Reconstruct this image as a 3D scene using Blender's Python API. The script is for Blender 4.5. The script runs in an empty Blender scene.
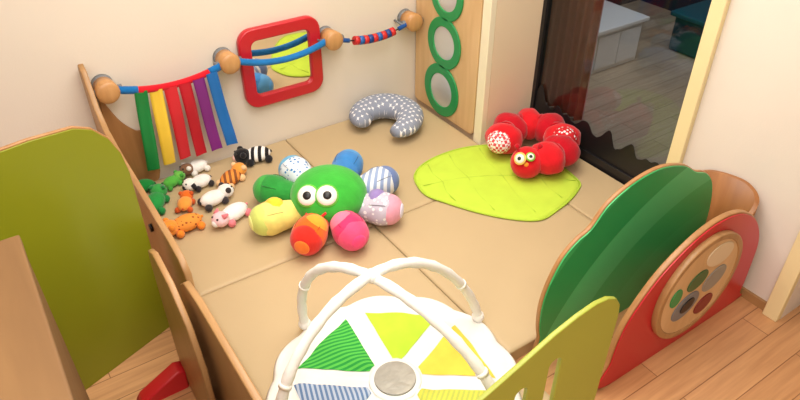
import bpy, bmesh, math, random
from mathutils import Vector, Matrix, noise
random.seed(4)
S=1.36
V=Vector
COL=bpy.context.scene.collection
# ------------------------------------------------------------------ materials
def newmat(name):
    m=bpy.data.materials.new(name); m.use_nodes=True
    nt=m.node_tree; return m,nt,nt.nodes['Principled BSDF']
def N(nt,t,**k):
    n=nt.nodes.new(t)
    for a,b in k.items(): setattr(n,a,b)
    return n
def s2l(c):
    return tuple(((x/255)/12.92 if x/255<=.04045 else ((x/255+.055)/1.055)**2.4) for x in c)
def coords(nt,scale=(1,1,1),rot=(0,0,0),loc=(0,0,0)):
    tc=N(nt,'ShaderNodeTexCoord'); mp=N(nt,'ShaderNodeMapping')
    mp.inputs['Scale'].default_value=scale; mp.inputs['Rotation'].default_value=rot; mp.inputs['Location'].default_value=loc
    nt.links.new(tc.outputs['Object'],mp.inputs[0]); return mp.outputs[0]
def bump(nt,bs,vec,scale,strength,dist=.01,detail=3):
    n=N(nt,'ShaderNodeTexNoise'); n.inputs['Scale'].default_value=scale; n.inputs['Detail'].default_value=detail
    nt.links.new(vec,n.inputs['Vector'])
    b=N(nt,'ShaderNodeBump'); b.inputs['Strength'].default_value=strength; b.inputs['Distance'].default_value=dist
    nt.links.new(n.outputs['Fac'],b.inputs['Height']); nt.links.new(b.outputs[0],bs.inputs['Normal'])
def plain(name,c,rough=.5,var=.06,nscale=6,bs_=.0,bscale=60,spec=.5,metal=0,sheen=0,bd=.004):
    m,nt,bs=newmat(name); c=s2l(c)
    v=coords(nt)
    n=N(nt,'ShaderNodeTexNoise'); n.inputs['Scale'].default_value=nscale; nt.links.new(v,n.inputs['Vector'])
    r=N(nt,'ShaderNodeValToRGB')
    r.color_ramp.elements[0].position=.3; r.color_ramp.elements[1].position=.7
    r.color_ramp.elements[0].color=(*[x*(1-var) for x in c],1); r.color_ramp.elements[1].color=(*[min(1,x*(1+var)) for x in c],1)
    nt.links.new(n.outputs['Fac'],r.inputs[0]); nt.links.new(r.outputs[0],bs.inputs['Base Color'])
    bs.inputs['Roughness'].default_value=rough; bs.inputs['Metallic'].default_value=metal
    bs.inputs['Specular IOR Level'].default_value=spec
    if sheen: bs.inputs['Sheen Weight'].default_value=sheen
    if bs_: bump(nt,bs,v,bscale,bs_,bd)
    return m
def plush(name,c): return plain(name,c,.95,.08,30,.45,110,.08,0,.25)
def wood(name,c1,c2,axis=(1,12,12),scale=3,rough=.4):
    m,nt,bs=newmat(name); v=coords(nt,axis)
    n=N(nt,'ShaderNodeTexNoise'); n.inputs['Scale'].default_value=scale; n.inputs['Detail'].default_value=6; n.inputs['Distortion'].default_value=.6
    nt.links.new(v,n.inputs['Vector'])
    r=N(nt,'ShaderNodeValToRGB'); r.color_ramp.elements[0].position=.3; r.color_ramp.elements[1].position=.72
    r.color_ramp.elements[0].color=(*s2l(c1),1); r.color_ramp.elements[1].color=(*s2l(c2),1)
    nt.links.new(n.outputs['Fac'],r.inputs[0]); nt.links.new(r.outputs[0],bs.inputs['Base Color'])
    bs.inputs['Roughness'].default_value=rough
    return m
def stripes(name,cs,scale,rot=(0,0,0),dist=0,rough=.6,soft=False,dscale=1,sheen=0,rings=False,loc=(0,0,0)):
    m,nt,bs=newmat(name); v=coords(nt,(1,1,1),rot,loc)
    w=N(nt,'ShaderNodeTexWave'); w.wave_profile='SAW'; w.inputs['Scale'].default_value=scale
    if rings: w.wave_type='RINGS'; w.rings_direction='Y'
    w.inputs['Distortion'].default_value=dist; w.inputs['Detail'].default_value=0; w.inputs['Detail Scale'].default_value=dscale
    nt.links.new(v,w.inputs['Vector'])
    r=N(nt,'ShaderNodeValToRGB'); r.color_ramp.interpolation='LINEAR' if soft else 'CONSTANT'
    el=r.color_ramp.elements
    while len(el)<len(cs): el.new(.5)
    for i,c in enumerate(cs): el[i].position=i/len(cs); el[i].color=(*s2l(c),1)
    nt.links.new(w.outputs['Fac'],r.inputs[0]); nt.links.new(r.outputs[0],bs.inputs['Base Color'])
    bs.inputs['Roughness'].default_value=rough; bs.inputs['Sheen Weight'].default_value=sheen
    return m
def dots(name,cb,cd,scale,thr,mink=None,rough=.9,flat=False):
    m,nt,bs=newmat(name); v=coords(nt)
    w=N(nt,'ShaderNodeTexVoronoi')
    if flat: w.voronoi_dimensions='2D'
    w.inputs['Scale'].default_value=scale; w.inputs['Randomness'].default_value=.35
    if mink: w.distance='MINKOWSKI'; w.inputs['Exponent'].default_value=mink
    nt.links.new(v,w.inputs['Vector'])
    r=N(nt,'ShaderNodeValToRGB'); r.color_ramp.interpolation='CONSTANT'
    r.color_ramp.elements[0].color=(*s2l(cd),1); r.color_ramp.elements[1].position=thr; r.color_ramp.elements[1].color=(*s2l(cb),1)
    nt.links.new(w.outputs['Distance'],r.inputs[0]); nt.links.new(r.outputs[0],bs.inputs['Base Color'])
    bs.inputs['Roughness'].default_value=rough
    return m
def checker(name,c1,c2,scale,rough=.9):
    m,nt,bs=newmat(name); v=coords(nt)
    w=N(nt,'ShaderNodeTexChecker'); w.inputs['Scale'].default_value=scale
    w.inputs['Color1'].default_value=(*s2l(c1),1); w.inputs['Color2'].default_value=(*s2l(c2),1)
    nt.links.new(v,w.inputs['Vector']); nt.links.new(w.outputs['Color'],bs.inputs['Base Color']); bs.inputs['Roughness'].default_value=rough
    return m
def planks(name,c1,c2,cm):
    m,nt,bs=newmat(name); v=coords(nt)
    b=N(nt,'ShaderNodeTexBrick'); b.inputs['Scale'].default_value=1; b.inputs['Brick Width'].default_value=.62; b.inputs['Row Height'].default_value=.083
    b.inputs['Mortar Size'].default_value=.0014; b.inputs['Mortar Smooth'].default_value=.3; b.offset=.37
    b.inputs['Color1'].default_value=(*s2l(c1),1); b.inputs['Color2'].default_value=(*s2l(c2),1); b.inputs['Mortar'].default_value=(*s2l(cm),1)
    nt.links.new(v,b.inputs['Vector'])
    v2=coords(nt,(2,30,1)); n=N(nt,'ShaderNodeTexNoise'); n.inputs['Scale'].default_value=2.5; n.inputs['Detail'].default_value=6; nt.links.new(v2,n.inputs['Vector'])
    mx=N(nt,'ShaderNodeMixRGB',blend_type='MULTIPLY'); mx.inputs[0].default_value=.5
    r=N(nt,'ShaderNodeValToRGB'); r.color_ramp.elements[0].position=.3; r.color_ramp.elements[0].color=(.6,.5,.44,1); r.color_ramp.elements[1].position=.65; r.color_ramp.elements[1].color=(1,1,1,1)
    nt.links.new(n.outputs['Fac'],r.inputs[0]); nt.links.new(b.outputs['Color'],mx.inputs[1]); nt.links.new(r.outputs[0],mx.inputs[2])
    nt.links.new(mx.outputs[0],bs.inputs['Base Color']); bs.inputs['Roughness'].default_value=.35
    return m
M={}
M['wall']=plain('wall_paint',(232,222,208),.85,.02,3,.1,180)
M['wallr']=plain('wall_paint_side',(230,221,210),.85,.02,3,.1,180)
M['reveal']=plain('reveal_paint',(234,214,184),.8,.02,3)
M['ceil']=plain('ceiling_paint',(240,236,232),.9,.01)
M['floor']=planks('oak_floor',(218,166,116),(202,148,100),(146,98,62))
M['floor2']=planks('grey_floor',(196,176,148),(182,160,132),(126,110,90))
M['mat']=plain('tan_vinyl',(193,170,132),.5,.02,5,.25,7,.4,bd=.010)
M['beech']=wood('beech_wood',(164,122,76),(186,144,96),(14,1.5,1.5),2.5)
M['beechz']=wood('beech_wood_upright',(160,112,66),(184,134,86),(10,10,1),2.5)
M['edge']=wood('ply_edge',(172,130,82),(196,156,106),(3,3,20),5)
M['brownz']=wood('brown_wood',(118,84,48),(134,98,58),(9,1,9),2.2,.6)
M['ltwood']=wood('light_board',(206,168,118),(226,190,142),(8,8,1),2.2,.45)
M['ball']=wood('ball_wood',(184,132,80),(208,158,104),(10,2,2),3,.35)
M['lime']=plain('lime_paint',(166,174,62),.4,.02)
M['olive']=plain('olive_lime_paint',(138,144,26),.35,.04,2)
M['green']=stripes('green_leaf_paint',[(56,176,102),(82,192,122),(44,160,90),(64,182,108)],.65,(0,0,0),.4,.3,dscale=1.0,rings=True,loc=(-.34,0,.22))
M['redp']=plain('red_paint',(196,32,46),.3,.03)
M['grn']=plain('green_ring_paint',(30,146,80),.35,.02)
M['black']=plain('black_paint',(26,24,26),.4,.02)
M['dkgreen']=plain('dark_green_paint',(60,104,60),.4,.02)
M['white']=plain('white_cloth',(240,238,234),.95,.02,20,.4,70,.1)
M['whitep']=plain('white_plastic',(244,242,236),.35,.01)
M['cream']=plain('cream_trim',(244,234,206),.5,.02)
M['yel']=plain('yellow_trim',(236,220,170),.5,.02)
M['grey']=plain('grey_metal',(120,124,130),.4,.03)
def mirror(name,c,r,me=1):
    m,nt,bs=newmat(name); bs.inputs['Base Color'].default_value=(*c,1); bs.inputs['Metallic'].default_value=me; bs.inputs['Roughness'].default_value=r
    n=N(nt,'ShaderNodeTexNoise'); n.inputs['Scale'].default_value=2
    b=N(nt,'ShaderNodeBump'); b.inputs['Strength'].default_value=.02; nt.links.new(n.outputs['Fac'],b.inputs['Height']); nt.links.new(b.outputs[0],bs.inputs['Normal'])
    return m
M['mirror']=mirror('mirror_glass',(.88,.85,.80),.03)
M['mirror2']=mirror('soft_mirror',(.72,.74,.76),.3,.6)
m,nt,bs=newmat('door_glass'); nt.nodes.remove(bs)
tr=N(nt,'ShaderNodeBsdfTransparent'); tr.inputs[0].default_value=(.72,.76,.80,1); gl=N(nt,'ShaderNodeBsdfGlossy'); gl.inputs['Roughness'].default_value=.01
fr=N(nt,'ShaderNodeFresnel'); fr.inputs[0].default_value=1.3; mx=N(nt,'ShaderNodeMixShader')
nt.links.new(fr.outputs[0],mx.inputs[0]); nt.links.new(tr.outputs[0],mx.inputs[1]); nt.links.new(gl.outputs[0],mx.inputs[2]); nt.links.new(mx.outputs[0],nt.nodes['Material Output'].inputs[0])
M['glass']=m
def P(c,k='p'):
    key=('pl',c,k)
    if key not in M: M[key]=plush('plush_%d_%d_%d'%c,c) if k=='p' else plain('paint_%d_%d_%d'%c,c,.4,.03)
    return M[key]
# ------------------------------------------------------------------ mesh builder
class B:
    def __init__(s): s.bm=bmesh.new(); s.idx=0
    def _set(s,n0,i,sm):
        s.bm.faces.ensure_lookup_table()
        for f in list(s.bm.faces)[n0:]: f.material_index=i; f.smooth=sm
    def sph(s,c,r,rot=None,i=0,seg=24,ring=14):
        if not hasattr(r,'__len__'): r=(r,r,r)
        n0=len(s.bm.faces); R=(rot.to_4x4() if rot else Matrix.Identity(4))
        bmesh.ops.create_uvsphere(s.bm,u_segments=seg,v_segments=ring,radius=1,matrix=Matrix.Translation(V(c))@R@Matrix.Diagonal((*r,1)))
        s._set(n0,i,True); return s
    def cyl(s,a,b,r1,r2=None,i=0,seg=24,caps=True):
        a=V(a);b=V(b); r2=r1 if r2 is None else r2; d=b-a; n0=len(s.bm.faces)
        q=d.to_track_quat('Z','Y').to_matrix().to_4x4()
        bmesh.ops.create_cone(s.bm,cap_ends=caps,segments=seg,radius1=r1,radius2=r2,depth=d.length,matrix=Matrix.Translation((a+b)/2)@q)
        s.bm.faces.ensure_lookup_table()
        for f in list(s.bm.faces)[n0:]: f.material_index=i; f.smooth=len(f.verts)==4
        return s
    def box(s,x0,x1,y0,y1,z0,z1,i=0,bev=0,rot=None):
        n0=len(s.bm.faces); c=V(((x0+x1)/2,(y0+y1)/2,(z0+z1)/2)); R=(rot.to_4x4() if rot else Matrix.Identity(4))
        r=bmesh.ops.create_cube(s.bm,size=1,matrix=Matrix.Translation(c)@R@Matrix.Diagonal((x1-x0,y1-y0,z1-z0,1)))
        if bev:
            es=set(e for v in r['verts'] for e in v.link_edges)
            bmesh.ops.bevel(s.bm,geom=list(es),offset=bev,segments=3,affect='EDGES',profile=.6)
        s._set(n0,i,False); return s
    def tube(s,pts,rad,i=0,seg=14,cap=True,flat=1.0):
        n=len(pts); pts=[V(p) for p in pts]
        if not hasattr(rad,'__len__'): rad=[rad]*n
        rings=[]; n0=len(s.bm.faces); ref=V((0,0,1))
        for k in range(n):
            t=(pts[min(k+1,n-1)]-pts[max(k-1,0)]).normalized()
            if k==0:
                a=t.cross(ref)
                if a.length<.1: a=t.cross(V((0,1,0)))
                a.normalize()
            else:
                a=(a-t*a.dot(t)).normalized()
            b=a.cross(t).normalized()
            ring=[]
            for j in range(seg):
                th=2*math.pi*j/seg; o=(a*math.cos(th)+b*math.sin(th))*rad[k]; o.z*=flat
                ring.append(s.bm.verts.new(pts[k]+o))
            rings.append(ring)
        for k in range(n-1):
            for j in range(seg):
                s.bm.faces.new((rings[k][j],rings[k][(j+1)%seg],rings[k+1][(j+1)%seg],rings[k+1][j]))
        if cap: s.bm.faces.new(list(reversed(rings[0]))); s.bm.faces.new(rings[-1])
        bmesh.ops.recalc_face_normals(s.bm,faces=list(s.bm.faces)[n0:])
        s._set(n0,i,True); return s
    def mesh(s,name):
        me=bpy.data.meshes.new(name); s.bm.to_mesh(me); s.bm.free(); return me
def panelmesh(name,loops,thick,o=(0,0,0),ex=(1,0,0),ey=(0,0,1),bev=.003):
    cu=bpy.data.curves.new(name,'CURVE'); cu.dimensions='2D'; cu.fill_mode='BOTH'
    cu.extrude=thick/2-bev; cu.bevel_depth=bev; cu.bevel_resolution=1
    for lp in loops:
        sp=cu.splines.new('POLY'); sp.points.add(len(lp)-1)
        for i,p in enumerate(lp): sp.points[i].co=(p[0],p[1],0,1)
        sp.use_cyclic_u=True
    ob=bpy.data.objects.new(name,cu); COL.objects.link(ob)
    bpy.context.view_layer.update()
    me=bpy.data.meshes.new_from_object(ob.evaluated_get(bpy.context.evaluated_depsgraph_get()))
    bpy.data.objects.remove(ob); bpy.data.curves.remove(cu)
    ex=V(ex).normalized();ey=V(ey).normalized();ez=ex.cross(ey)
    for f in me.polygons:
        f.material_index=0 if abs(f.normal.z)>.9 else 1
    for v in me.vertices:
        c=v.co.copy(); v.co=V(o)+ex*c.x+ey*c.y+ez*c.z
    me.materials.clear()
    return me
def inset(pts,d):
    L=len(pts); A=sum(pts[i][0]*pts[(i+1)%L][1]-pts[(i+1)%L][0]*pts[i][1] for i in range(L)); sg=1 if A>0 else -1
    out=[]
    for i in range(L):
        a=V((pts[i-1][0],pts[i-1][1],0)); c=V((pts[(i+1)%L][0],pts[(i+1)%L][1],0)); t=(c-a)
        if t.length<1e-9: t=V((1,0,0))
        t.normalize(); n=V((-t.y,t.x,0))*sg
        out.append((pts[i][0]+n.x*d,pts[i][1]+n.y*d))
    return out
def smooth(pts,n=8,closed=True):
    out=[]; L=len(pts)
    rng=range(L) if closed else range(L-1)
    for i in rng:
        g=lambda k: V(pts[k%L]) if closed else V(pts[max(0,min(L-1,k))])
        p0,p1,p2,p3=g(i-1),g(i),g(i+1),g(i+2)
        for j in range(n):
            t=j/n; out.append(.5*((2*p1)+(p2-p0)*t+(2*p0-5*p1+4*p2-p3)*t*t+(-p0+3*p1-3*p2+p3)*t**3))
    if not closed: out.append(V(pts[-1]))
    return out
def circ(cx,cy,rx,ry=None,n=48,rot=0):
    ry=rx if ry is None else ry
    return [(cx+rx*math.cos(a)*math.cos(rot)-ry*math.sin(a)*math.sin(rot),cy+rx*math.cos(a)*math.sin(rot)+ry*math.sin(a)*math.cos(rot)) for a in [2*math.pi*k/n for k in range(n)]]
def rrect(x0,x1,y0,y1,r,n=8):
    out=[]
    for cx,cy,a0 in ((x1-r,y1-r,0),(x0+r,y1-r,90),(x0+r,y0+r,180),(x1-r,y0+r,270)):
        for k in range(n+1):
            a=math.radians(a0+90*k/n); out.append((cx+r*math.cos(a),cy+r*math.sin(a)))
    return out
ORG={}
def O(name,b,mats,parent=None,label=None,cat=None,struct=False,group=None):
    me=b.mesh(name) if isinstance(b,B) else b
    if not isinstance(mats,(list,tuple)): mats=[mats]
    mats=[M[x] if isinstance(x,str) else x for x in mats]
    me.materials.clear()
    mi=[p.material_index for p in me.polygons]
    for m in mats: me.materials.append(m)
    for p,k in zip(me.polygons,mi): p.material_index=min(k,len(mats)-1)
    if parent is not None: org=ORG[parent.name]
    elif struct: org=V((0,0,0))
    else:
        xs=[v.co for v in me.vertices]; org=V(((min(v.x for v in xs)+max(v.x for v in xs))/2,(min(v.y for v in xs)+max(v.y for v in xs))/2,min(v.z for v in xs)))
    me.transform(Matrix.Translation(-org))
    ob=bpy.data.objects.new(name,me); COL.objects.link(ob); ORG[ob.name]=org
    if parent is not None: ob.parent=parent
    else: ob.location=org
    if label: ob['label']=label
    if cat and parent is None: ob['category']=cat
    if struct: ob['kind']='structure'
    if group: ob['group']=group
    return ob
def T(name,loc,label,cat,group=None):
    e=bpy.data.objects.new(name,None); e.empty_display_size=.05; COL.objects.link(e); e.location=loc; ORG[e.name]=V(loc)
    e['label']=label; e['category']=cat
    if group: e['group']=group
    return e
def struct(name,*a,mat='wall',bev=0,label=None,cat=None):
    return O(name,B().box(*a,bev=bev),mat,struct=True,label=label or name.replace('_',' ')+' of the play room',cat=cat or name.split('_')[0])
# ------------------------------------------------------------------ room
CZ=1.95
struct('floor',-1.5,3.6,-1.3,2.6,-.06,0,mat='floor',label='warm oak plank floor')
struct('ceiling',-1.5,3.6,-1.3,2.6,CZ,CZ+.05,mat='ceil',label='white painted ceiling')
struct('wall_back',-1.5,1.60,2.23,2.33,0,CZ,mat='wall',label='cream painted wall behind the play mat')
struct('wall_pier',1.60,1.87,1.745,2.6,0,CZ,mat='reveal',label='warm cream wall pier beside the glass door')
struct('wall_right',1.72,1.87,.515,1.0,0,CZ,mat='wallr',label='white painted wall beside the glass door')
struct('wall_left',-1.6,-1.5,-1.3,2.6,0,CZ,mat='wall',label='cream painted side wall')
struct('wall_front',-1.5,3.6,-1.4,-1.3,0,CZ,mat='wall',label='cream painted wall')
struct('wall_far',1.87,3.6,2.6,2.7,0,CZ,mat=P((50,44,50),'x'),label='dark wall of the neighbouring room')
struct('wall_outer',3.6,3.7,-1.3,2.6,0,CZ,mat=P((26,40,66),'x'),label='dark blue wall of the neighbouring room')
struct('trim_1',1.572,1.60,1.745,1.79,.0,CZ-.001,mat='cream',bev=.004,label='cream corner post beside the wooden board')
struct('trim_2',1.70,1.72,.955,1.0,.0,CZ-.001,mat='yel',bev=.004,label='pale yellow wood casing of the glass door')
struct('trim_3',1.695,1.72,.515,.56,.0,CZ-.001,mat='yel',bev=.004,label='pale wooden casing post at the wall end')
struct('baseboard_right',1.71,1.72,.56,.955,0,.03,mat='beech',label='low wooden baseboard')
door=T('door_1',(1.85,1.37,0),'sliding glass door with a black metal frame','door'); door['kind']='structure'
fb=B().box(1.835,1.865,1.0,1.745,0,.085,bev=.002).box(1.835,1.865,1.728,1.745,.085,1.9).box(1.835,1.865,1.0,1.02,.085,1.9).box(1.835,1.865,1.0,1.745,1.9,CZ-.001)
O('frame',fb,'black',door,'black metal door frame')
O('glass_pane',B().box(1.848,1.853,1.02,1.728,.085,1.9),'glass',door)
pts=[]
n=90
for k in range(n+1):
    y=1.727-.706*k/n
    z=.170+.018*math.sin(k*.42)+.016*abs(math.sin(k*.27+1))+.030*noise.noise(V((k*.23,0,0)))+ .04*math.exp(-((k-4)/5)**2)
    pts.append((y,z))
lp=[(1.02,.086)]+[(1.727,.086)]+pts
O('plant_silhouette',panelmesh('s',[lp],.002,(1.845,0,0),(0,1,0),(0,0,1),bev=.0003),'black',door,'wavy black plant silhouette film along the glass bottom')
struct('floor_2',1.87,3.6,.4,2.6,.0005,.004,mat='floor2',label='pale wooden floor of the neighbouring room')
cb=T('storage_bench',(2.65,2.2,0),'white low storage bench in the room behind the glass','bench')
O('body',B().box(2.5,2.84,2.00,2.45,.004,.22,bev=.006),'whitep',cb)
O('top',B().box(2.48,2.86,1.98,2.47,.22,.24,bev=.004),'whitep',cb)
for i in range(2): O('door',B().box(2.515+.16*i,2.665+.16*i,1.992,2.00,.03,.20,bev=.002),'whitep',cb)
cu=[(2.1+.018*math.sin(k*.9),1.68+.0058*k) for k in range(60)]
bmn=B(); vs=[[bmn.bm.verts.new((x,y,z)) for x,y in cu] for z in (.01,1.85)]
for k in range(59): bmn.bm.faces.new((vs[0][k],vs[0][k+1],vs[1][k+1],vs[1][k])).smooth=True
O('curtain',bmn,P((196,122,88)),label='long reddish brown curtain hanging behind the glass door',cat='curtain')
bx=T('toy_bin',(3.25,1.75,0),'dark teal toy storage bin on the neighbouring floor','storage bin')
O('body',B().box(3.1,3.4,1.7,2.0,.004,.2,bev=.02),P((24,74,84),'x'),bx); O('rim',B().box(3.08,3.42,1.68,2.02,.19,.215,bev=.008),P((34,92,104),'x'),bx)
# ------------------------------------------------------------------ play mats
g=.001
cells=[(.3,.925,1.53,2.225),(.925,1.568,1.53,2.225),(.3,.925,.84,1.53),(.925,1.568,.84,1.53),(.3,.925,.580,.84)]
def padmat(c):
    b=B(); nx,ny=26,28; x0,x1,y0,y1=c[0]+g,c[1]-g,c[2]+g,c[3]-g; G=[]
    for i in range(nx+1):
        row=[]
        for j in range(ny+1):
            u=i/nx; v=j/ny; u=.5-.5*math.cos(math.pi*u); v=.5-.5*math.cos(math.pi*v)
            x=x0+(x1-x0)*u; y=y0+(y1-y0)*v
            e=min(x-x0,x1-x,y-y0,y1-y); z=.05-.007*math.exp(-e/.003)-.0008*math.exp(-e/.04)-.0006+.0006*noise.noise(V((x*9,y*9,0)))
            row.append(b.bm.verts.new((x,y,z)))
        G.append(row)
    for i in range(nx):
        for j in range(ny): b.bm.faces.new((G[i][j],G[i+1][j],G[i+1][j+1],G[i][j+1])).smooth=True
    rim=[G[i][0] for i in range(nx)]+[G[nx][j] for j in range(ny)]+[G[i][ny] for i in range(nx,0,-1)]+[G[0][j] for j in range(ny,0,-1)]
    lo=[b.bm.verts.new((v.co.x,v.co.y,0)) for v in rim]; L=len(rim)
    for k in range(L): b.bm.faces.new((rim[k],lo[k],lo[(k+1)%L],rim[(k+1)%L]))
    b.bm.faces.new(lo[::-1]); return b
for c in cells:
    O('play_mat',padmat(c),'mat',label='square tan vinyl floor cushion mat beside its neighbours',cat='play mat',group='tan vinyl floor mats')
lp=[(1.575,.847),(1.682,.847),(1.682,1.009),(1.822,1.009),(1.822,1.734),(1.575,1.734)]
O('play_mat',panelmesh('pm',[lp],.05,(0,0,.025),(1,0,0),(0,1,0),bev=.005),'mat',label='narrow tan vinyl floor mat in front of the glass door',cat='play mat',group='tan vinyl floor mats')
# ------------------------------------------------------------------ fences
gd=T('toddler_fence',(1.34,.81,0),'green striped tree-shaped wooden fence by the mat','toddler fence')
out=smooth([(1.05,0),(1.0,.1),(.985,.2),(.995,.28),(1.03,.36),(1.075,.40),(1.12,.42),(1.17,.475),(1.26,.510),(1.36,.515),(1.46,.485),(1.53,.44),(1.585,.415),(1.63,.37),(1.66,.3),(1.675,.21),(1.67,.12),(1.64,.05),(1.6,0)],6)
O('board',panelmesh('b',[out],.012,(0,.812,0)),['beechz','edge'],gd)
O('green_face',panelmesh('b',[inset(out,.001)],.004,(0,.804,0),bev=.001),['green','green'],gd,'glossy green face with curved lighter and darker bands')
for x in (1.15,1.5): O('foot',B().box(x,x+.04,.72,.83,0,.025,bev=.004),'redp',gd,'red foot')
rd=T('toddler_fence',(1.4,.64,0),'red domed wooden fence with round game board','toddler fence')
out=smooth([(1.1,0),(1.09,.1),(1.105,.206),(1.145,.28),(1.215,.355),(1.32,.412),(1.42,.428),(1.52,.405),(1.61,.340),(1.67,.245),(1.685,.14),(1.685,.04),(1.66,0)],6)
O('board',panelmesh('b',[out],.016,(0,.648,0)),['beechz','edge'],rd)
O('red_face',panelmesh('b',[inset(out,.003)],.004,(0,.638,0),bev=.001),['redp','redp'],rd,'glossy crimson painted face')
dk=O('game_disc',panelmesh('b',[circ(1.385,.225,.160)],.014,(0,.629,0)),['ltwood','edge'],rd,'round light wood game disc')
O('rim',panelmesh('b',[circ(1.385,.225,.168),circ(1.385,.225,.155)],.018,(0,.628,0)),['beech','beech'],dk)
for cx,cz,rx,rz,r,cm in [(1.430,.320,.058,.036,-.2,P((226,206,172),'x')),(1.36,.262,.040,.028,.3,'dkgreen'),(1.340,.180,.054,.040,.4,'grey'),(1.445,.228,.048,.036,.4,P((150,146,138),'x')),(1.435,.138,.038,.030,.3,P((130,34,36),'x')),(1.280,.240,.022,.030,0,'grn'),(1.345,.182,.028,.020,.4,'black')]:
    O('game_piece',panelmesh('b',[circ(cx,cz,rx,rz,32,r)],.003,(0,.6205 if rx>.029 or cm=='grn' else .618,0),bev=.001),[cm,cm],dk)
lm=T('toddler_fence',(.7,.56,0),'lime green wooden fence with vertical slots','toddler fence')
out=[(.93,0),(.933,.3),(.934,.43),(.929,.465),(.912,.490),(.885,.505),(.85,.510),(.80,.503),(.74,.487),(.66,.455),(.58,.425),(.5,.40),(.43,.37),(.38,.32),(.36,.25),(.36,0)]
holes=[rrect(x-.019,x+.019,.1,zt,.0188) for x,zt in ((.582,.345),(.670,.378),(.758,.410))]
O('board',panelmesh('b',[out]+holes,.011,(0,.565,0),bev=.002),['lime','edge'],lm)
ch=B(); ring=[]
path=smooth([(1.52,.672,0),(1.62,.672,0),(1.675,.684,0),(1.70,.73,0),(1.702,.79,0),(1.70,.86,0),(1.685,.90,0),(1.65,.915,0)],6,False)
Lp=len(path)
for k,p in enumerate(path):
    t=k/(Lp-1); tg=(path[min(k+1,Lp-1)]-path[max(k-1,0)]).normalized(); nn=V((-tg.y,tg.x,0))
    zt=.26+.115*math.sin(math.pi*min(1,max(0,t*1.02)))**.8; zb=.052 if p.y>.83 else .001
    ring.append([ch.bm.verts.new((q.x,q.y,z)) for q,z in ((p-nn*.006,zb),(p-nn*.006,zt),(p+nn*.006,zt),(p+nn*.006,zb))])
for k in range(Lp-1):
    for j in range(4):
        ch.bm.faces.new((ring[k][j],ring[k][(j+1)%4],ring[k+1][(j+1)%4],ring[k+1][j])).smooth=(j in(0,2))
ch.bm.faces.new(ring[0]); ch.bm.faces.new(ring[-1][::-1]); bmesh.ops.recalc_face_normals(ch.bm,faces=ch.bm.faces)
O('plywood_screen',ch,wood('shell_wood',(140,88,46),(166,110,62),(10,10,1),2.5),label='bent plywood screen standing between the two fences',cat='play furniture')
ga=T('toddler_gate',(.07,1.46,0),'olive green gate with wooden edge','gate')
d=V((-.263,-.1,0)).normalized()
out=[(0,0),(0,.54),(.008,.60),(.028,.65),(.060,.690),(.10,.712),(.20,.728),(.32,.737),(.6,.75),(.6,0)]
O('board',panelmesh('b',[out],.010,(.205,1.52,0),d,(0,0,1)),['beechz','edge'],ga)
O('green_face',panelmesh('b',[inset(out,.002)],.004,(.205+.0028,1.52-.0073,0),d,(0,0,1),bev=.001),['olive','olive'],ga,'olive green painted face')
nb=T('cabinet',(-.5,.65,0),'brown wood grain cabinet with broad flat top','cabinet')
O('body',B().box(-.9,-.052,.15,1.115,0,.70,bev=.003),'brownz',nb)
O('top',B().box(-.9,-.050,.15,1.12,.70,.722,bev=.004),'brownz',nb,'broad wood grain top')
def yzboard(name,pts,x,th,mats,label,cat='toddler fence'):
    return O(name,panelmesh('b',[pts],th,(x,0,0),(0,1,0),(0,0,1)),mats,label=label,cat=cat)
f1=T('toddler_fence',(.25,1.8,0),'beech wood side fence with metal hinges','toddler fence')
O('board',panelmesh('b',[[(1.335,0),(1.335,.31),(1.37,.34),(1.45,.35),(1.9,.36),(2.06,.38),(2.13,.43),(2.175,.54),(2.205,.555),(2.218,.54),(2.218,0)]],.018,(.250,0,0),(0,1,0),(0,0,1)),['beech','edge'],f1)
for z in (.12,.28): O('hinge',B().cyl((.232,1.62,z),(.24,1.62,z),.012),'black',f1)
O('wooden_board',panelmesh('b',[smooth([(.277,.056),(.277,.42),(.29,.39),(.32,.32),(.36,.27),(.40,.24),(.40,.056)],5)],.008,(0,2.221,0)),['beechz','edge'],label='low curved wooden board standing against the wall',cat='board')
yzboard('toddler_fence',[(1.02,0),(1.03,.3),(1.07,.40),(1.15,.46),(1.25,.475),(1.30,.45),(1.31,.4),(1.31,0)],.176,.014,['beech','edge'],'short rounded beech fence beside the gate')
yzboard('toddler_fence',[(.3,0),(.3,.42),(1.08,.445),(1.17,.43),(1.215,.39),(1.225,.33),(1.225,0)],.212,.016,['beech','edge'],'long beech fence with rounded corner')
O('wedge_block',panelmesh('b',[[(.045,0),(.164,0),(.164,.060),(.150,.064),(.055,.014)]],.045,(0,1.285,0),bev=.005),[P((214,34,44),'x')]*2,label='small red wedge block at the foot of the side fence',cat='wedge block')
# ------------------------------------------------------------------ wall toys
for i,(x,z) in enumerate([(.30,.465),(.722,.46),(1.145,.448),(1.525,.44)]):
    p=T('wall_peg',(x,2.23,z),'round wooden peg with grey collar on the wall','wall peg','wooden wall pegs')
    O('ball',B().cyl((x,2.21,z),(x,2.15,z),.034,.038).sph((x,2.15,z),(.038,.014,.038)),'ball',p)
    O('collar',B().cyl((x,2.229,z),(x,2.21,z),.036,.034),'grey',p)
    O('cord_holder',B().cyl((x-.05,2.175,z-.005),(x+.05,2.175,z-.005),.014),'grey',p)
def sag(x0,z0,x1,z1,s,n=24,y=2.165):
    return [(x0+(x1-x0)*k/n,y,z0+(z1-z0)*k/n-s*4*(k/n)*(1-k/n)) for k in range(n+1)]
ga_=T('ribbon_garland',(.51,2.165,.43),'sagging padded cord hung with coloured ribbons','ribbon garland')
pp=sag(.335,.46,.69,.455,.028,24)
O('cord',B().tube(pp,.0125),P((214,30,44)),ga_,'red padded cord')
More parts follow.
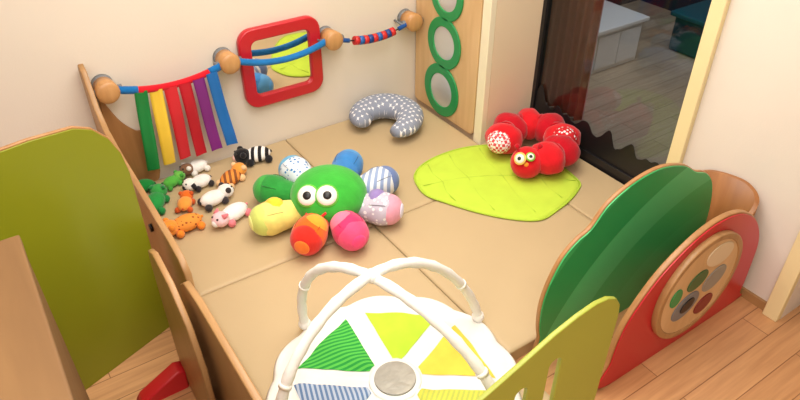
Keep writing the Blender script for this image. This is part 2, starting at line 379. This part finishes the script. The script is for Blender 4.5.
O('cord_sleeve',B().tube(pp[:5],.0135),P((28,110,180)),ga_,'blue sleeve')
O('cord_sleeve',B().tube(pp[-4:],.0135),P((28,110,180)),ga_,'blue sleeve')
rc=[(20,136,66),(248,210,70),(216,40,54),(196,24,46),(132,40,136),(30,116,202)]
for k in range(6):
    x=.400+.0495*k; xb=.380+.0605*k; zt=.4575-.028*4*((x-.335)/.355)*(1-(x-.335)/.355); zb=.128+.003*((k*7)%3)
    b=B(); rows=[]
    for j in range(17):
        t=j/16; xx=x+(xb-x)*t; zz=zt+(zb-zt)*t; yy=2.150+.015*t+.004*math.sin(t*6+k)
        rows.append([[b.bm.verts.new((xx-.0215+.043*u,yy+.004*math.sin(u*3.1+k+t*2)+o,zz)) for u in (0,.25,.5,.75,1)] for o in (0,.003)])
    for j in range(16):
        for u in range(4):
            for s_ in (0,1):
                f=(rows[j][s_][u],rows[j][s_][u+1],rows[j+1][s_][u+1],rows[j+1][s_][u]); b.bm.faces.new(f if s_ else f[::-1]).smooth=True
        for u in (0,4): b.bm.faces.new((rows[j][0][u],rows[j][1][u],rows[j+1][1][u],rows[j+1][0][u]))
    bmesh.ops.recalc_face_normals(b.bm,faces=b.bm.faces)
    O('ribbon',b,plain('ribbon_satin_%d'%k,rc[k],.45,.06,8,.15,40),ga_,['dark green','yellow','red','crimson','purple','blue'][k]+' satin ribbon')
rp=T('rope',(.935,2.165,.42),'thick blue fabric rope between two wall pegs','rope')
O('cord',B().tube(sag(.752,.458,1.118,.45,.035,24),.0125),P((36,116,184)),rp)
for x,z in ((.766,.453),(1.100,.446)): O('hook',B().cyl((x,2.165,z),(x,2.2295,z),.004),'grey',rp)
bs_=T('bead_string',(1.33,2.165,.4),'thin dark string with red and blue beads','bead string')
pp=sag(1.165,.445,1.505,.44,.03,32)
O('string',B().tube(pp,.003),'black',bs_)
for x,z in ((1.195,.436),(1.476,.436)): O('hook',B().cyl((x,2.165,z),(x,2.2298,z),.005),'grey',bs_)
O('string_end',B().tube(pp[:6],.009),P((34,80,150)),bs_); O('string_end',B().tube(pp[-6:],.009),P((34,80,150)),bs_)
for k in range(9):
    a=V(pp[7+2*k]); c=V(pp[9+2*k]); mid=(a+c)/2; dd=(c-a)*.46
    O('bead',B().cyl(mid-dd,mid+dd,.0175,seg=16),P([(206,40,44),(40,100,180),(206,40,44),(30,66,140)][k%4],'x'),bs_)
mr=T('wall_mirror',(.945,2.22,.24),'square mirror with rounded thick red frame','mirror')
O('frame',panelmesh('b',[rrect(.785,1.108,.236,.540,.05),rrect(.822,1.071,.273,.503,.03)],.028,(0,2.215,0),bev=.005),['redp','redp'],mr,'glossy red frame')
O('mirror_glass',B().box(.80,1.09,2.215,2.219,.255,.525),'mirror',mr)
bp=T('bubble_mirror_board',(1.585,2.0,0),'tall light wood wall board with green ringed mirrors','wall board')
O('board',panelmesh('b',[rrect(1.808,2.219,.054,1.1,.02)],.018,(1.588,0,0),(0,1,0),(0,0,1)),['ltwood','edge'],bp)
for cy_,cz_,r in ((2.022,.172,.114),(2.015,.385,.106),(2.01,.585,.100),(2.01,.785,.104)):
    rg=O('ring',panelmesh('b',[circ(cy_,cz_,r),circ(cy_,cz_,r*.68)],.008,(1.575,0,0),(0,1,0),(0,0,1)),['grn','grn'],bp,'green ring')
    O('mirror_disc',B().sph((1.577,cy_,cz_),(.006,r*.69,r*.69),seg=32),'mirror2',rg,'round silver mirror')
# ------------------------------------------------------------------ leaf mat
lf=T('leaf_mat',(1.45,1.5,.05),'lime green quilted leaf-shaped cushion mat','leaf mat')
op=[(1.175,1.62),(1.205,1.69),(1.27,1.735),(1.37,1.755),(1.49,1.745),(1.60,1.695),(1.68,1.61),(1.715,1.52),(1.717,1.43),(1.705,1.35),(1.690,1.305),(1.655,1.280),(1.58,1.250),(1.50,1.232),(1.41,1.225),(1.33,1.285),(1.255,1.385),(1.195,1.50),(1.170,1.56)]
ol=smooth(op,6)
lmat=plain('lime_cloth',(192,220,74),.9,.04,14,.4,26,.15)
lmat2=plain('lime_cloth_seam',(174,204,62),.9,.06,14)
b=B(); cen=V((1.45,1.49,0)); G=[]
NR=22
for i in range(NR+1):
    t=i/NR; row=[]
    for p in ol:
        q=cen+(V((p[0],p[1],0))-cen)*(.02+.98*t)
        z=.053+.011*(1-t**8)**.5-.003*math.exp(-((t-.86)/.02)**2)+.0015*noise.noise(q*22)
        row.append(b.bm.verts.new((q.x,q.y,max(z,.0515))))
    G.append(row)
L=len(ol)
G.append([b.bm.verts.new((v.co.x,v.co.y,.0505)) for v in G[-1]])
for i in range(len(G)-1):
    for j in range(L): b.bm.faces.new((G[i][j],G[i][(j+1)%L],G[i+1][(j+1)%L],G[i+1][j])).smooth=True
b.bm.faces.new(G[0]); b.bm.faces.new(G[-1][::-1]); bmesh.ops.recalc_face_normals(b.bm,faces=b.bm.faces)
O('cushion',b,lmat,lf)
sb=B(); mid=smooth([(1.19,1.61,.0630),(1.36,1.56,.0636),(1.53,1.46,.0636),(1.68,1.32,.0625)],6,False); sb.tube(mid,.0013,seg=6)
for q,e1,e2 in ((3,(1.29,1.72),(1.23,1.47)),(6,(1.40,1.73),(1.31,1.35)),(10,(1.53,1.70),(1.42,1.26)),(14,(1.67,1.56),(1.56,1.27))):
    for e in (e1,e2):
        a=mid[q]; sb.tube([a,(a+V((*e,.0635)))/2+V((-.012,0,0)),V((*e,.0625))],.0011,seg=6)
O('vein_stitching',sb,lmat2,lf,'stitched veins')
O('edge_piping',B().tube([(p[0],p[1],.0545) for p in ol]+[(ol[0][0],ol[0][1],.0545)],.0030,seg=8),lmat2,lf,'lime piping')
# ------------------------------------------------------------------ nursing pillow
pw=B(); cl=smooth([(1.222,2.060,.104),(1.228,2.115,.106),(1.280,2.150,.108),(1.350,2.146,.109),(1.402,2.094,.109),(1.406,2.016,.109),(1.350,1.948,.107),(1.270,1.930,.105)],5,False)
rr=[]
for k in range(len(cl)):
    t=k/(len(cl)-1); rr.append(.065*min(1,(math.sin(math.pi*min(max(t,.012),.988)))**.32))
pw.tube(cl,rr,seg=24,flat=.78)
O('nursing_pillow',pw,dots('star_cloth',(142,150,170),(240,240,244),44,.46,.5,flat=True),label='blue grey horseshoe nursing pillow with white stars',cat='pillow')
# ------------------------------------------------------------------ plush octopus
UPV=V((.329,.487,.809)); RV=V((.829,-.559,0)); TW=V((-.365,-.734,.577))
def eye(parent,c,nrm,r,ring=None,pup=.5,look=(0,0),rs=1.45):
    nrm=V(nrm).normalized(); q=nrm.to_track_quat('Z','Y').to_matrix(); c=V(c)
    if ring: 
        O('eye_patch',B().sph(c-nrm*r*.1,(r*rs,r*rs,r*.3),q),ring,parent)
    e=O('eye',B().sph(c,(r,r,r*.4),q,seg=20),M['whitep'],parent,'white eye')
    O('pupil',B().sph(c+nrm*r*.3+q@V((look[0]*r,look[1]*r,0)),(r*pup,r*pup,r*.2),q,seg=16),'black',e)
oc=T('plush_octopus',(.81,1.66,.05),'large green plush octopus with big eyes and colourful legs','plush toy')
hc=V((.822,1.652,.146)); HR=(.130,.130,.086)
b=B().sph(hc,HR,seg=120,ring=80); fd=V((-.42,-.80,.12)).normalized()
for f_ in b.bm.faces:
    s_=(f_.calc_center_median()-hc).dot(fd)
    f_.material_index=1 if s_>.020 else (0 if s_>-.030 else (1 if s_>-.050 else 0))
O('head',b,[P((64,178,62)),P((158,218,84))],oc,'rounded lime head with darker green crown bands')
def onhead(a,b,off=0):
    d=(RV*a+UPV*b+TW*math.sqrt(max(0,1-a*a-b*b))).normalized(); k=1/math.sqrt(sum((d[i]/HR[i])**2 for i in range(3)))
    return hc+d*(k+off),V([d[i]/HR[i]**2 for i in range(3)]).normalized()
for a,b in ((-.56,-.04),(-.06,-.04)):
    c,nn=onhead(a,b,.003); eye(oc,c,nn*.7+TW*.5,.034,P((110,196,70)),.44,(.05,-.05),1.14)
O('mouth',B().tube([onhead(-.31+x*.24,-.46-.12*(1-x*x),.003)[0] for x in (-1,-.6,-.2,.2,.6,1)],.0045,seg=8),P((226,56,50)),oc)
O('body',B().sph((.815,1.66,.098),(.11,.11,.046),seg=32),P((120,190,50)),oc)
limbs=[((.682,1.532),(240,104,34),(222,50,40),'orange leg with red foot'),((.800,1.478),(230,60,112),(242,84,130),'crimson pink leg'),((.950,1.520),(196,190,210),(232,164,186),'lavender leg with pink tip'),((1.028,1.655),(160,178,206),(110,130,180),'grey blue patterned leg'),((.985,1.81),(66,136,206),(90,160,220),'blue leg'),((.81,1.882),(226,236,246),(110,180,220),'white leg with blue dots'),((.692,1.82),(50,150,64),(70,170,74),'green leg'),((.618,1.682),(248,232,130),(214,226,120),'yellow leg')]
for k,((x,y),c1,c2,lb) in enumerate(limbs):
    a=V((.815,1.65,.11)); e=V((x,y,.112)); d=(e-a).normalized(); q=d.to_track_quat('Z','Y').to_matrix()
    s=a+d*.06
    m1=P(c1)
    if k==5: m1=dots('dot_plush',(226,236,246),(60,130,200),60,.3)
    if k==2: m1=dots('dot_plush2',(200,194,212),(244,244,248),55,.35)
    if k==3: m1=stripes('stripe_plush',[(150,168,206),(230,234,240)],14,(0,0,.7),rough=.9)
    b=B().tube([s,s+(e-s)*.4,e-d*.035,e-d*.01],[.040,.043,.052,.054]).sph(e,(.058,.058,.068),q,seg=36,ring=20)
    for v in b.bm.verts: v.co+=V((1,1,0))*.003*noise.noise(v.co*32)+V((0,0,1))*.003*noise.noise(v.co*28+V((5,0,0)))
    lg=O('leg',b,m1,oc,lb)
    O('foot_pad',B().sph(e+d*.026,(.0535,.0535,.0475),q,seg=32,ring=18),P(c2),lg)
    O('foot_disc',B().sph(e+d*.067,(.026,.026,.008),q),P(tuple(min(255,int(v*1.1+14)) for v in c1)),lg)
    up_=(V((0,0,1))-d*d.z).normalized(); lt_=d.cross(up_)
    sb=B()
    for w_ in (-.75,.75):
        nv=(up_*math.cos(w_)+lt_*math.sin(w_)); sb.tube([e+nv*.0585*math.cos(t)+d*.0685*math.sin(t) for t in [-1.1+.2*i for i in range(8)]],.0012,seg=6)
    O('seam',sb,P(tuple(int(v*.7) for v in c1)),lg)
    if k in (0,1,2,7):
        c3={0:(246,170,60),1:(246,130,160),2:(150,130,190),7:(250,206,60)}[k]
        O('leg_panel',B().sph(e-d*.018+V((0,0,.019))+lt_*(.012 if k%2 else -.012),(.044,.044,.040),q),P(c3),lg,'contrasting fabric panel')
# ------------------------------------------------------------------ plush caterpillar
ca=T('plush_caterpillar',(1.65,1.53,.065),'red plush caterpillar curled on the leaf mat','plush toy')
seg=[(1.575,1.612),(1.650,1.660),(1.735,1.645),(1.778,1.572),(1.760,1.485),(1.692,1.425),(1.612,1.415)]
rd1=P((216,30,40)); rd2=P((192,22,38)); pk=dots('dot_red',(206,28,38),(250,244,244),70,.34); gg=checker('gingham',(216,70,80),(252,240,240),90)
for k,(x,y) in enumerate(seg):
    p=V((x,y,.1345)); pv=V((*seg[max(0,k-1)],.1345)); nx=V((*seg[min(6,k+1)],.1345)); d=(nx-pv).normalized(); q=d.to_track_quat('Z','Y').to_matrix()
    b=B().sph(p,(.074,.066,.058),q,seg=32,ring=20)
    for v in b.bm.verts:
        v.co+= (v.co-p).normalized()*.005*noise.noise(v.co*32); v.co.z=p.z+(v.co.z-p.z)*.92
    sg=O('body_segment',b,[rd1,rd2][k%2],ca)
    if k: O('seam_band',B().cyl((p+pv)/2-d*.006,(p+pv)/2+d*.006,.050,seg=32),rd2,sg)
O('tail_cap',B().sph((1.542,1.600,.138),(.050,.050,.046)),gg,ca,'red gingham tail end')
O('patch',B().sph((1.738,1.455,.160),(.047,.047,.043)),pk,ca,'white spotted patch')
hcx=V((1.540,1.445,.126)); tw=V((-.6,-.55,.6)).normalized(); tq=tw.to_track_quat('Z','Y').to_matrix()
O('head',B().sph(hcx,(.060,.060,.054),tq,seg=32,ring=20),rd1,ca,'red round head')
eye(ca,hcx+tw*.049+RV*-.026+V((0,0,.012)),tw-RV*.35,.018,P((246,206,110)),.42,(0,0),1.3)
eye(ca,hcx+tw*.051+RV*.012+V((0,0,.020)),tw+RV*.2+V((0,0,.3)),.013,P((130,190,70)),.5,(0,0),1.35)
O('nose',B().sph(hcx+tw*.058+V((0,0,-.014)),.009),P((244,150,50)),ca)
O('muzzle',B().sph(hcx+tw*.033+V((0,0,-.016)),(.032,.032,.024),tq),P((236,90,60)),ca)
for sx in (-.03,.03): O('antenna',B().tube([hcx+RV*sx+V((0,0,.040)),hcx+RV*sx*1.4+V((.01,.01,.056))],.005,seg=8).sph(hcx+RV*sx*1.4+V((.01,.01,.060)),.010),rd2,ca)
# ------------------------------------------------------------------ small plush animals
def critter(nm,loc,ang,sc,cb,ch_,cl_,lb,stripe=None,ear='round',snout=None,L=1.0):
    x,y=loc; z0=.0505; a=math.radians(ang); d=V((math.cos(a),math.sin(a),0)); s=V((-d.y,d.x,0)); c=V((x,y,z0+.0245*sc)); q=d.to_track_quat('Z','Y').to_matrix()
    t=T(nm,(x,y,z0),lb,'plush toy','small plush animals'); mb=stripe or P(cb)
    b=B().sph(c-d*.006*sc,(.030*sc,.030*sc,.042*sc*L),q).sph(c+d*.014*sc,(.025*sc,)*3)
    for v in b.bm.verts: v.co.z=c.z+(v.co.z-c.z)*.80
    O('body',b,mb,t)
    hc=c+d*.040*sc*L+V((0,0,.006*sc)); O('head',B().sph(hc,(.028*sc,.028*sc,.023*sc)),P(ch_),t)
    for k in (-1,1):
        if ear=='round': O('ear',B().sph(hc+s*k*.022*sc+V((0,0,.013*sc)),(.010*sc,)*3),P(cl_),t)
        elif ear=='pt': O('ear',B().tube([hc+s*k*.016*sc+V((0,0,.014*sc)),hc+s*k*.024*sc-d*.014*sc+V((0,0,.022*sc))],[.010*sc,.003*sc],seg=8),P(cl_),t)
        else: O('ear',B().tube([hc+s*k*.020*sc+V((0,0,.010*sc)),hc+s*k*.030*sc-d*.006*sc+V((0,0,-.006*sc))],[.010*sc,.009*sc],seg=8),P(cl_),t)
        O('eye',B().sph(hc+d*.019*sc+s*k*.011*sc+V((0,0,.014*sc)),.0038*sc,seg=10,ring=8),'black',t)
        for f in (-.028,.018):
            O('leg',B().sph(c+d*f*1.25*sc*L+s*k*.025*sc+V((0,0,-.0115*sc)),(.013*sc,.013*sc,.013*sc),seg=14,ring=9),P(cl_),t)
    O('snout',B().sph(hc+d*.019*sc+V((0,0,-.004)),(.013*sc,)*3),P(snout or cl_),t)
    O('tail',B().tube([c-d*.040*sc*L,c-d*.052*sc*L+V((0,0,.002))],[.006*sc,.004*sc],seg=8),P(cl_),t)
critter('plush_turtle',(.325,2.170),170,.95,(30,136,60),(44,146,66),(30,126,60),'small dark green plush turtle near the ribbons')
critter('plush_crocodile',(.338,2.045),60,1.1,(40,150,70),(60,160,76),(34,134,66),'small bright green plush crocodile',ear='pt',L=1.15)
critter('plush_frog',(.430,2.145),20,.8,(90,180,70),(110,190,80),(70,160,60),'tiny light green plush frog',ear='round')
critter('plush_lion',(.422,1.985),60,.85,(240,160,70),(226,110,40),(204,90,40),'small orange plush lion',snout=(250,236,210))
critter('plush_tiger',(.378,1.860),185,1.12,(240,140,50),(240,150,60),(236,140,50),'orange spotted plush tiger lying down',stripe=dots('tiger',(240,150,60),(160,80,30),70,.32),L=1.15)
critter('plush_penguin',(.535,2.185),190,.95,(244,242,238),(130,94,70),(236,232,226),'small white plush doll with brown head',snout=(240,200,160))
critter('plush_dog',(.510,2.080),190,.95,(244,240,236),(240,238,232),(50,44,46),'white plush dog with black ears',ear='fl')
critter('plush_cat',(.620,2.040),30,1.05,(236,140,50),(240,160,70),(240,200,150),'orange striped plush cat',stripe=stripes('cat_st',[(236,146,60),(140,80,40)],16,(0,0,.3),rough=.9),L=1.1)
critter('plush_cow',(.755,2.130),170,1.2,(240,240,240),(34,32,34),(40,38,40),'black and white striped plush cow',stripe=stripes('cow_st',[(246,244,242),(26,24,28)],12,(0,0,.5),rough=.9),snout=(244,200,190),L=1.05)
critter('plush_rabbit',(.535,1.825),200,1.1,(246,240,240),(240,200,208),(232,130,140),'white plush rabbit with pink face',ear='pt',snout=(250,250,250),L=1.2)
critter('plush_bear',(.518,1.950),10,1.05,(244,240,236),(244,240,236),(60,54,56),'white plush bear with dark paws',L=1.1)
# ------------------------------------------------------------------ play gym
gy=T('play_gym',(.604,.918,.05),'white baby play gym with crossed padded arches','play gym')
C0=V((.604,.918,0)); RG=.318
def Rout(a): return RG+.014*abs(math.sin(6*(a-.4)))
def hz(r,a):
    t=min(1,r/Rout(a)); q=.5+.5*math.cos(12*(a-math.radians(9)))
    return .059+.022*(max(0,1-t**8))**.5 -.006*q*min(1,r/.1)*(1 if t<.95 else 0)-.006*math.exp(-((r-.262)/.008)**2)+.004*noise.noise(V((r*math.cos(a)*24,r*math.sin(a)*24,3)))*(t<.95)
b=B(); na,nr=168,30; grid=[]
for i in range(nr+1):
    row=[]
    for j in range(na):
        a=2*math.pi*j/na; r=.01+(Rout(a)-.01)*(i/nr)**.8; row.append(b.bm.verts.new(C0+V((r*math.cos(a),r*math.sin(a),hz(r,a)))))
    grid.append(row)
low=[b.bm.verts.new(C0+V((Rout(2*math.pi*j/na)*math.cos(2*math.pi*j/na)*.985,Rout(2*math.pi*j/na)*math.sin(2*math.pi*j/na)*.985,.0505))) for j in range(na)]
grid.append(low)
for i in range(len(grid)-1):
    for j in range(na): b.bm.faces.new((grid[i][j],grid[i][(j+1)%na],grid[i+1][(j+1)%na],grid[i+1][j])).smooth=True
b.bm.faces.new(grid[0]); b.bm.faces.new(low[::-1]); bmesh.ops.recalc_face_normals(b.bm,faces=b.bm.faces)
O('round_mat',b,'white',gy,'white quilted round mat')
def lines(name,c1,c2,per,ang):
    m,nt,bs=newmat(name); v=coords(nt,(1,1,1),(0,0,ang)); sx=N(nt,'ShaderNodeSeparateXYZ'); nt.links.new(v,sx.inputs[0])
    a=N(nt,'ShaderNodeMath',operation='MULTIPLY'); a.inputs[1].default_value=1/per; nt.links.new(sx.outputs[0],a.inputs[0])
    f_=N(nt,'ShaderNodeMath',operation='FRACT'); nt.links.new(a.outputs[0],f_.inputs[0])
    r=N(nt,'ShaderNodeValToRGB'); r.color_ramp.interpolation='CONSTANT'; r.color_ramp.elements[0].color=(*s2l(c1),1); r.color_ramp.elements[1].position=.5; r.color_ramp.elements[1].color=(*s2l(c2),1)
    nt.links.new(f_.outputs[0],r.inputs[0]); nt.links.new(r.outputs[0],bs.inputs['Base Color']); bs.inputs['Roughness'].default_value=.9
    return m
wm=[(-8,plain('gy_yel',(240,206,76),.9,.06,20),'yellow patch'),(52,plain('gy_lime',(186,224,56),.9,.06,20),'lime patch'),(113,lines('gy_st',(34,150,60),(84,190,72),.013,1.75),'green striped patch'),(172,lines('gy_bl',(96,126,170),(180,192,212),.012,.3),'grey blue striped patch'),(232,plain('gy_grn',(120,190,60),.9,.06,20),'green patch'),(-65,lines('gy_ys',(226,210,80),(186,196,86),.012,.9),'yellow green striped patch')]
for an,mt,lb in wm:
    b=B(); G=[]; n1,n2=14,16; a0=math.radians(an); ax=V((math.cos(a0),math.sin(a0),0)); ay=V((-ax.y,ax.x,0))
    for i in range(n1+1):
        row=[]
        for j in range(n2+1):
            u=-1+2*j/n2; t=i/n1; rr_=.072+.166*t; w_=.012+.094*t
            pxy=ax*rr_+ay*(u*w_); r2=pxy.length; a=math.atan2(pxy.y,pxy.x)
            row.append(b.bm.verts.new(C0+V((pxy.x,pxy.y,hz(r2,a)+.002+.006*((1-u**4)*(1-(2*t-1)**4))))))
        G.append(row)
    for i in range(n1):
        for j in range(n2): b.bm.faces.new((G[i][j],G[i+1][j],G[i+1][j+1],G[i][j+1])).smooth=True
    O('colour_patch',b,mt,gy,lb)
O('centre_ring',B().sph(C0+V((0,0,.081)),(.068,.068,.009),seg=40),'white',gy)
O('centre_mirror',B().cyl(C0+V((0,0,.083)),C0+V((0,0,.091)),.055,.053,seg=48),plain('silver_foil',(150,150,146),.3,.08,30,.3,40,.5,.6),gy,'round flat silver mirror')
def arch(p,q,c0,h,ex=1.0):
    out=[]
    for k in range(49):
        t=math.pi*k/48; c=math.cos(t); s=math.sin(t) if 0<k<48 else 0
        m_=V(((p[0]+q[0])/2+(p[0]-q[0])/2*c,(p[1]+q[1])/2+(p[1]-q[1])/2*c,0))
        off=V((c0[0]-(p[0]+q[0])/2,c0[1]-(p[1]+q[1])/2,0))*(s**1.3)
        out.append(V((m_.x+off.x,m_.y+off.y,.078+h*(s**ex if c>0 else s))))
    return out
A1=arch((.925,.975),(.268,.890),(.572,.962),.350,1.40); A2=arch((.503,1.225),(.735,.635),(.572,.962),.342,1.15)
for Ax in (A1,A2):
    rad=[.0130+.0012*math.sin(k*2.2) for k in range(49)]
    O('arch',B().tube(Ax,rad,seg=16).sph(Ax[0],.018).sph(Ax[-1],.018),'white',gy,'white padded arch')
O('arch_joint',B().sph((.572,.962,.424),(.019,.019,.017)),'white',gy)
for Ax,k in ((A1,9),(A1,39),(A2,9),(A2,39)):
    c=V(Ax[k]); d_=(V(Ax[k+1])-V(Ax[k-1])).normalized()
    O('strap',B().cyl(c-d_*.005,c+d_*.005,.0152),'whitep',gy)
sh=T('shoe',(1.82,.43,0),'white and black child shoe on the wooden floor','shoe')
O('sole',B().sph((1.82,.43,.012),(.05,.024,.012)),'whitep',sh)
O('upper',B().sph((1.82,.43,.028),(.044,.021,.022)),'black',sh)
# ------------------------------------------------------------------ camera
th=math.radians(36.0); F=V((.559,.829,0)).normalized(); f=660; H=1.45
fw=F*math.cos(th)-V((0,0,math.sin(th)))
cam=bpy.data.objects.new('camera',bpy.data.cameras.new('camera')); COL.objects.link(cam)
cam.location=(0,0,H*S); cam.data.sensor_width=36; cam.data.lens=36*f/800; cam.data.clip_start=.02
cam.rotation_euler=fw.to_track_quat('-Z','Y').to_euler()
bpy.context.scene.camera=cam
for o in list(COL.objects):
    if o.parent is None and o.type in('MESH','EMPTY'):
        o.location=o.location*S; o.scale=(S,S,S)
def area(loc,e,c,sx,sy=None,tgt=None):
    l=bpy.data.lights.new('ceiling_light','AREA'); l.energy=e; l.color=c; l.shape='RECTANGLE'; l.size=sx*S; l.size_y=(sy or sx)*S
    o=bpy.data.objects.new('ceiling_light',l); COL.objects.link(o); o.location=V(loc)*S
    if tgt: o.rotation_euler=(V(tgt)-V(loc)).to_track_quat('-Z','Y').to_euler()
    return o
area((.85,1.25,1.93),50,(1,.965,.90),1.1,1.1)
area((-.3,.1,1.93),72,(1,.98,.94),1.8,1.5)
area((1.40,1.75,1.93),8,(1,.86,.66),.15,.15)
area((2.6,1.5,1.93),36,(.95,.97,1),.9,.9)
w=bpy.data.worlds.new('w'); bpy.context.scene.world=w; w.use_nodes=True; w.node_tree.nodes['Background'].inputs[0].default_value=(.5,.5,.5,1)
bpy.context.scene.view_settings.view_transform='Standard'
